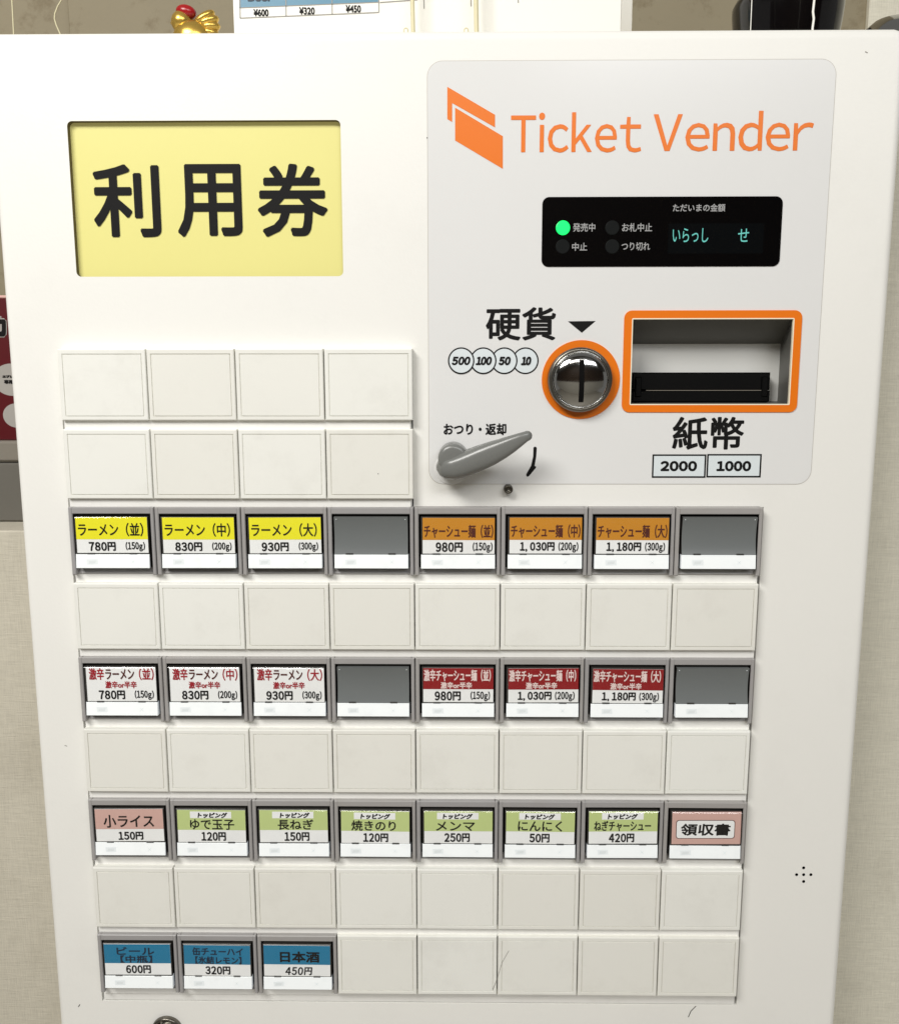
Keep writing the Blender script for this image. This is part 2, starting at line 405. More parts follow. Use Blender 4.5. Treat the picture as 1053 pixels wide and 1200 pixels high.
# ---- backlit sign
mb = MB(); u0, v0, u1, v1 = SIGN
mb.rect(u0 - .03, v0 - .03, u1 + .03, v1 + .03, -0.07, 'sign_yellow')
part(mb, 'sign_panel')
mb = MB()
def boxpx(x0, y0, x1, y1, d=0.0):
    a = at(x0, y0, d); b = at(x1, y1, d); return (a[0], a[1], b[0], b[1])
y0s, y1s = at(245, 192, -.063)[1], at(245, 278, -.063)[1]
for ch, xa, xb in (('利', 109, 188), ('用', 207, 283.5), ('券', 301.5, 384)):
    ua = at(xa, 235, -.063)[0]; ub = at(xb, 235, -.063)[0]
    mb.text(ch, (ua, y0s, ub, y1s), -0.063, 'ink', bold=0.018)
o = part(mb, 'sign_lettering')

# ---- button board behind the buttons
mb = MB()
I = 0.012
inner = [(-0.020, 0.035), (3.975, 0.035), (3.975, vtop2 + .01), (8.018, vtop2 + .01), (8.018, 8.194), (-0.020, 8.194)]
mb.fill([inner], -0.006, 'board', back=-0.09)
part(mb, 'button_board')
mb = MB(); mb.fill([[(x + (-.02 if x < 2 else .02), y) for x, y in OP]], -0.098, 'void'); part(mb, 'button_board_backing')
# raised rails between the rows
for r in range(8):
    u1 = 3.965 if r < 2 else 8.003
    mb = MB(); va = r * A_ + H_ + (0.001 if r in (2, 4, 6) else -0.02)
    mb.slab(0.002, va, u1, (r + 1) * A_ + 0.03, -0.005, 0.040 if r in (2, 4, 6) else 0.070, 'board', 0.006)
    part(mb, 'row_rail')
mb = MB(); mb.slab(0.002, 8 * A_ + H_ + .001, 8.003, 8 * A_ + H_ + 0.10, -0.005, 0.022, 'board', 0.006); part(mb, 'row_rail')

# ---- blank button
def blank_mesh():
    mb = MB(); g = 0.007; D = 0.126
    u0, u1, v0, v1 = g, 1 - g, 0.0, H_
    ch = 0.010
    def ring(e, d): return [(u0 + e, v1 - e, d), (u1 - e, v1 - e, d), (u1 - e, v0 + e * 1.2, d), (u0 + e, v0 + e * 1.2, d)]
    R = [ring(0, 0.0), ring(0, D - ch), ring(ch * .35, D - ch * .35), ring(ch, D), ring(.0435, D), ring(.0460, D - .014), ring(.0505, D - .014), ring(.0535, D - .001)]
    ids = [[mb.P(*p) for p in r] for r in R]
    for a, b in zip(ids, ids[1:]):
        for i in range(4): mb.face((a[i], a[(i + 1) % 4], b[(i + 1) % 4], b[i]), 'tile')
    mb.face(ids[-1], 'tile')
    return mb.mesh('blank_button')
blank = blank_mesh()
def jit(): return random.uniform(-1, 1)
def place(me, name, c, r, parent=machine):
    o = link(name, me, parent, ORG + Vector((c * P, 0, -r * A_ * P)))
    o.rotation_euler = (math.radians(0.25) * jit(), math.radians(0.06) * jit(), math.radians(0.3) * jit())
    return o
# ---- menu button (frame > cap, label, price strip, clips, cover)
GD = 0.134
def frame_mesh():
    mb = MB(); g = 0.006
    u0, u1, v0, v1 = g, 1 - g, 0.0, H_
    a, t, c, b = 0.053, 0.078, 0.953, 0.722
    mb.slab(u0, v0, a, v1, 0, GD, 'grey', .009); mb.slab(c, v0, u1, v1, 0, GD, 'grey', .009)
    mb.slab(a - .009, v0, c + .009, t, 0, GD - .0012, 'grey', .009)
    # recessed sloping lower lip between the side pillars
    mb.quad([(a, v1, .052), (c, v1, .052), (c, v1 - .010, .058), (a, v1 - .010, .058)], 'grey')
    mb.quad([(a, v1 - .010, .058), (c, v1 - .010, .058), (c, b, .026), (a, b, .026)], 'grey')
    mb.quad([(a, v1, 0), (c, v1, 0), (c, v1, .052), (a, v1, .052)], 'grey')
    # dark lining of the window
    e = .0012
    mb.quad([(a, t + e, GD - .012), (c, t + e, GD - .012), (c, t + e, .02), (a, t + e, .02)][::-1], 'well')
    mb.quad([(a + e, t, .02), (a + e, t, GD - .012), (a + e, b, GD - .012), (a + e, b, .02)], 'well')
    mb.quad([(c - e, t, .02), (c - e, t, GD - .012), (c - e, b, GD - .012), (c - e, b, .02)], 'well')
    mb.quad([(a, b, .02), (a, b, .026), (c, b, .026), (c, b, .02)], 'well')
    mb.rect(a, t, c, b, .022, 'void')
    return mb.mesh('menu_button')
def cap_mesh():
    mb = MB(); mb.slab(0.078, 0.104, 0.930, 0.708, 0.02, 0.152, 'well', 0.008)
    return mb.mesh('button_cap')
def empty_cap_mesh():
    """cap without a card: the smoked face is scooped like a shallow dish"""
    mb = MB(); mb.slab(0.078, 0.104, 0.930, 0.708, 0.02, 0.112, 'well', 0.004)
    u0, v0, u1, v1 = .080, .106, .928, .545; n = 12; row = []
    for k in range(n + 1):
        t = k / n; row.append((v0 + (v1 - v0) * t, .158 - .034 * (1 - (2 * t - 1) ** 2)))
    ids = [(mb.P(u0, v, d), mb.P(u1, v, d)) for v, d in row]
    for (a0, b0), (a1, b1) in zip(ids, ids[1:]): mb.face((a1, b1, b0, a0), 'smoke', True)
    mb.quad([(u0, v1, .11), (u1, v1, .11), (u1, v1, .158), (u0, v1, .158)], 'smoke')
    mb.quad([(u0, v0, .158), (u1, v0, .158), (u1, v0, .11), (u0, v0, .11)], 'smoke')
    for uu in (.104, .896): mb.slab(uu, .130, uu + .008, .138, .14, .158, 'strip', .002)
    for uu in (u0, u1): mb.face([mb.P(uu, v, d) for v, d in row] + [mb.P(uu, v1, .11), mb.P(uu, v0, .11)], 'well')
    return mb.mesh('button_cap')
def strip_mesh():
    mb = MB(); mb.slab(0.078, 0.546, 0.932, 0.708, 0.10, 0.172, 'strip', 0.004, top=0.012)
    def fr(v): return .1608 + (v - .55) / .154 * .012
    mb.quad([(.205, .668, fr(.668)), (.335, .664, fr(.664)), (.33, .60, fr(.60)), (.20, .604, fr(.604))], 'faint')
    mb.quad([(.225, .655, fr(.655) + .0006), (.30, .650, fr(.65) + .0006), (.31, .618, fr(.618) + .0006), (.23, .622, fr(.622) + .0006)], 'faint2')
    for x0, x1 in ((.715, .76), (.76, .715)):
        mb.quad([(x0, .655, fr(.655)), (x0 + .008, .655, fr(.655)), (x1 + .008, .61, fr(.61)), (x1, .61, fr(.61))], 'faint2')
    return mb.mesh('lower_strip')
def clip_mesh():
    mb = MB(); mb.slab(0, 0, 0.085, 0.016, 0.10, 0.166, 'well', 0.003); return mb.mesh('clip')
def cover_mesh():
    mb = MB()
    rs = [[(a, d_, d), (c, d_, d), (c, b, d), (a, b, d)] for a, b, c, d_, d in
          ((.082, .106, .926, .534, .154), (.082, .106, .926, .534, .170), (.092, .116, .916, .530, .176))]
    mb.rings(rs, 'clear', smooth=False)
    return mb.mesh('clear_cover')
ecapM = empty_cap_mesh()
frameM, capM, stripM, clipM, coverM = frame_mesh(), cap_mesh(), strip_mesh(), clip_mesh(), cover_mesh()
CARD = (0.094, 0.113, 0.922, 0.532); BAND = 0.372
DC = 0.1535
def card(kind, t, sx=0.0):
    """label card with its colour band and printing"""
    mb = MB(); u0, v0, u1, v1 = CARD
    j = random.uniform(-.006, .006)
    u0 += j; u1 += j
    def tx(s, box, m='ink', b=0.004, sh=0.0):
        tight = .16 if ('円' in s or s[0] == '(') else None
        mb.text(s, (box[0] + j + sx, box[1], box[2] + j + sx, box[3]), DC + .0062, m, b, sh, tight)
    def body(m, mid=BAND):
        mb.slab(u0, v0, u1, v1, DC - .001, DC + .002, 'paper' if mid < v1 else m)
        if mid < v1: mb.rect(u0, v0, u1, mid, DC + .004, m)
    if kind == 'ramen':
        body('yellow'); tx(t[0], (.095, .178, .852, .338), b=0.003)
        tx(t[1], (.208, .402, .522, .508), b=.0052); tx(t[2], (.636, .402, .862, .515), b=.0035)
    elif kind == 'chashu':
        body('orange_card'); tx(t[0], (.108, .190, .906, .347), 'brown_ink', b=.003)
        wide = len(t[1]) > 5
        tx(t[1], (.213, .397, .612, .512) if wide else (.245, .397, .557, .512), b=.0052)
        tx(t[2], (.655, .397, .885, .52) if wide else (.67, .397, .90, .52), b=.0035)
    elif kind == 'hot':
        body('paper', 9)
        tx('激辛', (.105, .122, .285, .268), 'red_ink', b=.0035); tx('ラーメン', (.30, .135, .645, .262), 'brown_ink', b=.0035)
        tx('（' + t[0] + '）', (.70, .122, .878, .272), 'red_ink', b=.003)
        tx('激辛or半辛', (.292, .283, .668, .372), 'red_ink', b=.003)
        tx(t[1], (.208, .397, .522, .508), b=.0052); tx(t[2], (.636, .397, .866, .515), b=.0035)
    elif kind == 'hotchashu':
        body('red_card'); tx('激辛チャーシュー麺（' + t[0] + '）', (.102, .128, .892, .275), 'white_ink', b=.003)
        tx('激辛or半辛', (.30, .282, .67, .366), 'white_ink', b=.003)
        wide = len(t[1]) > 5
        tx(t[1], (.205, .397, .605, .512) if wide else (.229, .397, .537, .512), b=.0052)
        tx(t[2], (.645, .397, .878, .52) if wide else (.652, .397, .883, .52), b=.0035)
    elif kind == 'rice':
        body('pink'); tx('小ライス', (.17, .185, .787, .352), b=.0035); tx('150円', (.34, .405, .645, .512), b=.0052)
    elif kind == 'top':
        body('green'); s, a, b_, pr, pa, pb = t
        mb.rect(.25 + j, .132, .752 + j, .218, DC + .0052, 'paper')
        tx('トッピング', (.318, .142, .682, .216), b=.005, sh=.15)
        tx(s, (a, .232 if s != 'メンマ' else .245, b_, .368), b=.003)
        tx(pr, (pa, .397, pb, .512), b=.0052)
    elif kind == 'receipt':
        body('pink', 9)
        mb.fill([rrect(.142 + j, .218, .852 + j, .460, .035, 4)], DC + .0042, 'brown_ink')
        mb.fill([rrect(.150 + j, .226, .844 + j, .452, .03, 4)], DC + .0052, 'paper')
        tx('領収書', (.20, .262, .80, .420), b=.006, sh=.05)
    elif kind == 'drink':
        body('blue'); a, b_, pr, big = t
        if big:
            tx(a[0], a[1], 'ink', b=.006); tx(pr, (.335, .405, .675, .515), b=.004, sh=.12)
        else:
            tx(a[0], a[1], 'navy_ink', b=.0035); tx(b_[0], b_[1], 'navy_ink', b=.0035)
            tx(pr, (.332, .397, .645, .510), b=.0052)
    return mb.mesh('label_card')
def menu_button(c, r, kind=None, t=None, label=None):
    o = place(frameM, 'menu_button', c, r)
    if label: o['label'] = label
    def sub(me, name, dx=0, dy=0, dz=0):
        k = link(name, me, o, Vector((dx * P, -dz * P, -dy * P))); return k
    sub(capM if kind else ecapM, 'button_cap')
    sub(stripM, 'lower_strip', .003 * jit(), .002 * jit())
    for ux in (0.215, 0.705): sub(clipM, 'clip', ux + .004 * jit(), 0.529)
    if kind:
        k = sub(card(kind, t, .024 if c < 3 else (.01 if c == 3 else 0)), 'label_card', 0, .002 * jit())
        k.rotation_euler = (0, math.radians(0.5) * jit(), 0)
    if kind: sub(coverM, 'clear_cover')
    return o
S = [('並', '780円', '(150g)', 'small'), ('中', '830円', '(200g)', 'medium'), ('大', '930円', '(300g)', 'large')]
S2 = [('並', '980円', '(150g)', 'small'), ('中', '1, 030円', '(200g)', 'medium'), ('大', '1, 180円', '(300g)', 'large')]
for i, (a, b, c, w) in enumerate(S):
    menu_button(i, 2, 'ramen', ('ラーメン（' + a + '）', b, c), 'button with yellow %s ramen card' % w)
    menu_button(i, 4, 'hot', (a, b, c), 'button with white %s spicy ramen card in red lettering' % w)
for i, (a, b, c, w) in enumerate(S2):
    menu_button(4 + i, 2, 'chashu', ('チャーシュー麺（' + a + '）', b, c), 'button with orange %s pork noodle card' % w)
    menu_button(4 + i, 4, 'hotchashu', (a, b, c), 'button with dark red %s spicy pork noodle card' % w)
for c, r in ((3, 2), (7, 2), (3, 4), (7, 4)): menu_button(c, r, label='menu button without a card, dark grey behind its cover')
menu_button(0, 6, 'rice', None, 'button with pink small rice card priced 150 yen')
for i, (t, lb) in enumerate(((('ゆで玉子', .222, .762, '120円', .355, .655), 'boiled egg card at 120 yen'),
        (('長ねぎ', .29, .725, '150円', .368, .672), 'leek card at 150 yen'), (('焼きのり', .207, .748, '120円', .35, .655), 'toasted seaweed card at 120 yen'),
        (('メンマ', .236, .709, '250円', .337, .646), 'bamboo shoot card at 250 yen'), (('にんにく', .236, .772, '50円', .378, .622), 'garlic card at 50 yen'),
        (('ねぎチャーシュー', .156, .844, '420円', .337, .645), 'leek and pork card at 420 yen'))):
    menu_button(1 + i, 6, 'top', t, 'button with green ' + lb)
menu_button(7, 6, 'receipt', None, 'button with pink receipt card in a rounded white box')
menu_button(0, 8, 'drink', (('ビール', (.228, .148, .70, .255)), ('【中瓶】', (.27, .262, .67, .368)), '600円', False), 'button with blue bottled beer card')
menu_button(1, 8, 'drink', (('缶チューハイ', (.178, .14, .81, .25)), ('【氷結レモン】', (.21, .262, .79, .368)), '320円', False), 'button with blue canned highball card')
menu_button(2, 8, 'drink', (('日本酒', (.272, .190, .768, .342)), None, '450円', True), 'button with blue sake card in handwritten lettering')
for r in range(9):
    for c in range(8):
        if (r < 2 and c > 3) or r in (2, 4, 6) or (r == 8 and c < 3): continue
        place(blank, 'blank_button', c, r)

# ---- printed film on the upper right
ST = (4.174, -3.05, 8.562, 1.537)
dS = 0.004
mb = MB()
slot_out = rrect(6.368, -0.420, 8.354, 0.714, 0.085, 6)
mb.fill([rrect(*ST, 0.16, 8), [(x, y) for x, y in rrect(SLOT[0] - .012, SLOT[1] - .012, SLOT[2] + .012, SLOT[3] + .012, .02, 2)]], dS, 'sticker', back=0.0005, wall='edge')
film = part(mb, 'printed_film')
mb = MB()
mb.fill([rrect(ST[0] - .007, ST[1] - .007, ST[2] + .007, ST[3] + .007, .167, 8), rrect(*ST, 0.16, 8)], 0.0015, 'edge'); part(mb, 'film_border')
dT = dS + 0.0025
mb = MB()
def pp(pts, d=0.0): return [at(x, y, d) for x, y in pts]
z = lambda x, y: (500 + x / 4.3875, 80 + y / 4.3875)
mb.fill([pp([z(105, 96), z(350, 240), z(350, 305), z(130, 180), z(130, 277), z(105, 262)])], dT, 'logo')
mb.fill([pp([z(145, 203), z(390, 350), z(390, 518), z(145, 372)])], dT, 'logo')
part(mb, 'ticket_emblem')
mb = MB()
mb.text('Ticket', boxpx(598.5, 132, 750.5, 178.8), dT, 'logo', bold=0.0035, tight=.09)
mb.text('Vender', boxpx(765.5, 130.5, 951, 177.3), dT, 'logo', bold=0.0035, tight=.09)
part(mb, 'brand_lettering')
mb = MB(); mb.text('硬貨', boxpx(569, 360, 650.5, 399), dT, 'ink', bold=0.009); part(mb, 'coin_lettering')
mb = MB(); mb.fill([pp([(665, 376.6), (697.5, 376.2), (681.3, 390)])], dT, 'ink'); part(mb, 'pointer_triangle')
mb = MB(); mb.text('紙幣', boxpx(788, 488.3, 870, 527), dT, 'ink', bold=0.009); part(mb, 'note_lettering')
mb = MB(); mb.text('おつり・返却', boxpx(519.5, 496, 593, 510), dT, 'ink', bold=0.005); part(mb, 'return_lettering')
zz = lambda x, y: (490 + x / 6.58, 480 + y / 6.58)
mb = MB(); mb.fill([pp([zz(*q) for q in ((886, 294), (893, 286), (905, 286), (912, 294), (908, 360), (895, 434), (908, 440), (904, 450), (852, 512), (838, 518), (830, 506), (832, 495), (868, 432), (884, 360))])], dT, 'ink'); part(mb, 'return_arrow')
for x0, x1, yt, tb, tx0, tx1 in ((764, 825.8, 532.4, '2000', 773.4, 815.8), (828, 890.4, 532, '1000', 839, 879)):
    mb = MB(); a = at(x0, yt); b = at(x1, yt + 27.4); w = .018
    mb.fill([[(a[0], a[1]), (b[0], a[1]), (b[0], b[1]), (a[0], b[1])], [(a[0] + w, a[1] + w), (b[0] - w, a[1] + w), (b[0] - w, b[1] - w), (a[0] + w, b[1] - w)]], dT + .001, 'ink')
    mb.rect(a[0] + w, a[1] + w, b[0] - w, b[1] - w, dT, 'cyan')
    mb.text(tb, boxpx(tx0, 540, tx1, 552.3), dT + .0015, 'ink', bold=.009, tight=.12)
    o = part(mb, 'note_value_box'); o['label'] = 'outlined box reading ' + tb
for k, (cx, tb, xa, xb) in enumerate(((615.3, '10', 610, 622), (590.6, '50', 583.8, 598), (566, '100', 557, 576), (540.2, '500', 529, 551))):
    mb = MB(); c = at(cx, 422.8); q = dT + .0015 * k
    mb.fill([circ(*c, .150)], q, 'ink'); mb.fill([circ(*c, .134)], q + .0005, 'cyan')
    mb.text(tb, boxpx(xa, 417.8, xb, 428), dT + .0075, 'ink', bold=.007, shear=.2, tight=.10)
    o = part(mb, 'coin_value_disc'); o['label'] = 'outlined circle reading ' + tb

# ---- display
mb = MB(); DD = 0.012
mb.fill([rrect(5.432, -1.642, 8.068, -0.897, 0.075, 6)], DD, 'gloss', back=0.003)
part(mb, 'display_panel')
mb = MB(); a = boxpx(783, 262, 893, 297, DD); mb.rect(a[0], a[1], a[2], a[3], DD + .001, 'lcd'); lcd = part(mb, 'lcd_window')
for x, y, m in ((659.3, 267, 'led_on'), (659, 289, 'led_off'), (717, 267, 'led_off'), (717, 289, 'led_off')):
    mb = MB(); c = at(x, y, DD); mb.lathe(c, [(.078, DD + .0005), (.078, DD + .004), (.072, DD + .007)], m, 28, smooth=False)
    o = part(mb, 'indicator_lamp', True)
    if m == 'led_on': o['label'] = 'lit green indicator lamp'
mb = MB()
for s, b in (('発売中', (671, 261.5, 697, 271.5)), ('中止', (670, 284.5, 687.5, 294)), ('お札中止', (728.5, 261.5, 763.5, 271.5)), ('つり切れ', (728, 284, 761, 293.5)), ('ただいまの金額', (788, 239, 849, 248))):
    mb.text(s, boxpx(*b, DD), DD + .001, 'panel_text', bold=.0015)
mb.text('いらっし', boxpx(788, 267.5, 829, 284, DD), DD + .002, 'lcd_text', bold=.0005)
mb.text('せ', boxpx(864.5, 268, 876.5, 283.5, DD), DD + .002, 'lcd_text', bold=.0005)
part(mb, 'display_lettering')

# ---- banknote slot
mb = MB()
mb.fill([slot_out, rrect(SLOT[0] + .0, SLOT[1], SLOT[2], SLOT[3], .012, 2)], 0.016, 'orange', back=0.004)
part(mb, 'orange_slot_frame')
mb = MB(); a, b, c, d = SLOT; w = .012
mb.fill([rrect(a, b, c, d, .012, 2), [(a + w, b + w), (c - w, b + w), (c - w, d - w), (a + w, d - w)]], 0.0175, 'cream_rim', back=-.02); part(mb, 'slot_rim')
mb = MB(); ZB = -0.50
vt = at(800, 403.0, ZB)[1]; ur = at(912, 440, ZB)[0]; vbm = SLOT[3] - 0.03
F = [(a, b), (c, b), (c, d), (a, d)]; B = [(a - .02, vt), (ur, vt), (ur, vbm), (a - .02, vbm)]
ff = [(x, y, -.019) for x, y in F]; bb = [(x, y, ZB) for x, y in B]
mb.quad([ff[0], ff[1], bb[1], bb[0]], 'slot_grey'); mb.quad([ff[1], ff[2], bb[2], bb[1]], 'slot_grey')
mb.quad([ff[2], ff[3], bb[3], bb[2]], 'slot_grey'); mb.quad([ff[3], ff[0], bb[0], bb[3]], 'slot_grey')
mb.quad([bb[0], bb[1], bb[2], bb[3]], 'slot_white')
part(mb, 'note_slot_recess')
mb = MB(); q0 = at(741, 436.5, -.30); q1 = at(900.5, 471, -.30)
vm = at(800, 457.5, -.30)[1]
mb.slab(q0[0], q0[1], q1[0], vm - .004, ZB + .001, -.30, 'black', .012); mb.slab(q0[0], vm + .004, q1[0], q1[1], ZB + .001, -.285, 'black', .012)
mb.slab(q0[0] + .16, vm - .0035, q1[0] - .05, vm + .0035, ZB + .001, -.292, 'boxgrey')
mb.slab(q0[0] + .03, q0[1] + .05, q0[0] + .10, q1[1] - .06, -.30, -.27, 'black', .01); mb.slab(q1[0] - .10, q0[1] + .05, q1[0] - .03, q1[1] - .06, -.30, -.27, 'black', .01)
part(mb, 'note_slot')

# ---- coin slot
CC = at(680.0, 445, 0.0)
mb = MB(); mb.fill([circ(*CC, .442, 64), circ(*CC, .30, 48)], 0.015, 'orange', back=.004); part(mb, 'orange_coin_ring')
cc = at(680.2, 445.2, .15)
mb = MB()
mb.lathe(cc, [(.362, .010), (.362, .10), (.357, .125), (.345, .14), (.328, .146), (.318, .140), (.313, .125)], 'steel', 64, cap=False); part(mb, 'coin_bezel')
mb = MB()
mb.lathe(cc, [(.318, .120), (.318, .148), (.312, .156), (.302, .154), (.300, .14)] , 'chrome', 64, cap=False)
dome = [(.305, .135)] + [(.305 * math.cos(t), .142 + .085 * math.sin(t)) for t in [math.pi / 2 * k / 14 for k in range(1, 14)]]
hw, hh = .028, .235
mb.lathe(cc, dome, 'chrome', 64); part(mb, 'coin_dome')
mb = MB()    # the slit, a dark bar following the dome
n = 16; rs = []
yc = at(680, 446.5, .22)[1] - cc[1]
for k in range(n + 1):
    y = -hh + 2 * hh * k / n + yc
    rr = min(.303, math.hypot(y, 0)); dz = .142 + .085 * math.sqrt(max(0, 1 - (rr / .305) ** 2))
    rs.append((y, dz))
for (y0, d0), (y1, d1) in zip(rs, rs[1:]):
    mb.quad([(cc[0] - hw, cc[1] + y1, d1 + .003), (cc[0] + hw, cc[1] + y1, d1 + .003), (cc[0] + hw, cc[1] + y0, d0 + .003), (cc[0] - hw, cc[1] + y0, d0 + .003)], 'void')
part(mb, 'coin_slit')

# ---- return lever
hub = at(490 + 268 / 6.58, 480 + 380 / 6.58, .38)
mb = MB()
st = [((140, 448), 20, .06, .30), ((160, 450), 62, .04, .38), ((200, 452), 90, .04, .44), ((265, 448), 98, .05, .46), ((330, 430), 101, .10, .47), ((400, 404), 98, .16, .48), ((480, 372), 96, .24, .49),
      ((560, 338), 90, .29, .50), ((640, 302), 78, .33, .50), ((710, 266), 66, .36, .51), ((780, 228), 50, .39, .51), ((822, 206), 40, .40, .51), ((846, 196), 37, .41, .50), ((861, 190), 29, .42, .49), ((870, 186), 10, .44, .47)]
rs = []
pts = []
for (c, w, d0, d1) in st:
    pts.append(at(490 + c[0] / 6.58, 480 + c[1] / 6.58, d1 * .8))
for i, ((c, w, d0, d1), p) in enumerate(zip(st, pts)):
    a = Vector(pts[max(0, i - 1)]); b = Vector(pts[min(len(pts) - 1, i + 1)]); t = (b - a).normalized(); nrm = Vector((-t.y, t.x))
    w_ = w / 6.58 / 104.0
    r = []
    N_ = 20
    for k in range(N_):
        an = 2 * math.pi * k / N_
        cx, sy = math.cos(an), math.sin(an)
        ex = .75
        px_ = math.copysign(abs(cx) ** ex, cx); py_ = math.copysign(abs(sy) ** ex, sy)
        r.append((p[0] + nrm.x * w_ * px_, p[1] + nrm.y * w_ * px_, (d0 + d1) / 2 + (d1 - d0) / 2 * py_))
    rs.append(r)
mb.rings(rs, 'lever', cap0=True)
lv = part(mb, 'lever_arm', True)
mb = MB(); mb.lathe(hub, [(.168, .03), (.168, .37), (.162, .395), (.148, .41), (.12, .418), (.05, .42)], 'lever', 48); part(mb, 'lever_hub', True)
mb = MB(); mb.lathe(at(528, 549, .0), [(.185, .0045), (.185, .010), (.178, .014)], 'sticker', 48); part(mb, 'lever_base', True)
# ---- little lock pin, lower cam lock, scuffs
mb = MB(); c = at(595.5, 573.5, .10); mb.lathe(c, [(.052, .0), (.052, .10), (.046, .112), (.030, .115), (.026, .100)], 'pin', 24); part(mb, 'lock_pin', True)
mb = MB(); c = at(195, 1210, 0.05); mb.lathe(c, [(.20, .0), (.20, .05), (.188, .062), (.172, .062), (.165, .045)], 'steel', 40, cap=False)
mb.lathe(c, [(.165, .02), (.120, .02), (.118, .045), (.108, .05), (.104, .03), (.03, .03)], 'pin', 40); [mb.slab(c[0] + x - .012, c[1] - .155, c[0] + x + .012, c[1] - .04, .021, .05, 'chrome', .004) for x in (-.06, .06)]; part(mb, 'cam_lock')
def scuff(pts, w, d, m='edge'):
    mb = MB(); mb.stroke([at(x, y, d) for x, y in pts], w, d, m); return part(mb, 'scuff_mark')
scuff([(596, 1114), (588, 1128), (582, 1148), (577, 1160)], .006, .1275, 'line')
scuff([(823, 1146), (828, 1143), (826, 1149), (823, 1160)], .014, .1275, 'boxgrey')
scuff([(829.5, 1146.5), (831.5, 1147)], .02, .1275, 'ink')
scuff([(815, 1179), (809, 1185), (806, 1192)], .012, .001, 'slot_grey')
scuff([(92, 1180), (94, 1177)], .012, .001, 'slot_grey'); scuff([(76, 873.5), (79, 874.5)], .01, .001, 'line')
scuff([(1013, 60.5), (1016, 62)], .012, .001, 'line'); scuff([(442.5, 555), (443.5, 555.4)], .01, .1275, 'slot_grey')
scuff([(500, 161), (500.8, 162)], .012, .003, 'ink')

# ================================================================ THINGS ROUND THE MACHINE
def part_of(mb, name, root, fixn=False):
    o = mb.build(name, None, None, fixn)
    o.parent = root; o.location = ORG - root.location
    return o
def root(name, u, v, d, label, cat, group=None):
    o = bpy.data.objects.new(name, None); COL.objects.link(o); o.location = W(u, v, d)
    tag(o, label, cat, group); return o
VT = T0                       # top face of the machine
# ---- rooster figurine
dr = -1.5
rc = at(230, 30, dr)
rt = root('rooster_figurine', rc[0], VT, dr, 'small gold rooster figurine with red comb standing on top of the machine', 'figurine')
mb = MB()
hc = at(213, 26, dr); tc = at(242, 30, dr)
k_ = (10 + 1.5) / 10.0 / 104
mb.ball((hc[0], hc[1], dr), (11.5 * k_, 12 * k_, 11 * k_), 'gold')
mb.ball((at(226, 46, dr)[0], at(226, 46, dr)[1], dr), (22 * k_, 20 * k_, 16 * k_), 'gold')
bv = at(226, 60, dr)[1]
mb.turn((at(226, 60, dr)[0], dr), [(10 * k_, bv - .1), (8 * k_, bv + .1), (14 * k_, VT - .04), (15 * k_, VT - .001)], 'gold', 24)
part_of(mb, 'body', rt, True)
for i, (x, y, rx, ry, a) in enumerate(((239, 21, 14.5, 5.6, 32), (243.5, 25, 13.5, 6, 20), (246, 31, 12, 6, 6), (245, 38, 12, 6, -8))):
    mb = MB(); c = at(x, y + 1, dr)
    R3 = Matrix.Rotation(math.radians(-a), 3, 'Z')
    mb.ball((c[0], c[1], dr - .0), (rx * k_, ry * k_, 8 * k_), 'gold', rot=R3); part_of(mb, 'tail_feather', rt, True)
mb = MB(); c = at(218.5, 14.5, dr); mb.ball((c[0], c[1], dr + .005), (11.5 * k_, 7.5 * k_, 8 * k_), 'comb', rot=Matrix.Rotation(math.radians(12), 3, 'Z')); part_of(mb, 'comb', rt, True)
mb = MB(); c = at(204.5, 27, dr)
mb.ball((c[0], c[1], dr), (4.5 * k_, 3 * k_, 3 * k_), 'gold', 12, 8); part_of(mb, 'beak', rt, True)
mb = MB(); c = at(206.5, 21, dr + .09); mb.ball((c[0], c[1], dr + .095), (1.3 * k_, 1.6 * k_, 1.3 * k_), 'ink', 10, 6); part_of(mb, 'eye', rt, True)
mb = MB(); c = at(211, 36, dr + .1); mb.ball((c[0], c[1], dr + .11), (2.5 * k_, 3.2 * k_, 2 * k_), 'comb', 10, 6); part_of(mb, 'wattle', rt, True)

# ---- menu sheet leaning on the wall behind the machine
ds = -3.2
sh = root('menu_sheet', at(500, 37, ds)[0], VT, ds, 'white menu sheet with blue price cells standing behind the machine', 'menu sheet')
def q(x, y, d=ds): return at(x, y, d)
mb = MB()
a = q(273, 0); b = q(727, 0); u0s, u1s = q(274.5, 37)[0], q(727, 20)[0]
vtp = q(400, -140)[1]
mb.slab(u0s, vtp, u1s, VT - .001, ds - .04, ds, 'sheet', .002); part_of(mb, 'sheet', sh)
mb = MB(); mb.slab(u1s + .001, vtp, q(740.5, 20)[0], VT - .001, ds - .05, ds - .012, 'sleeve', .003); part_of(mb, 'sleeve_edge', sh)
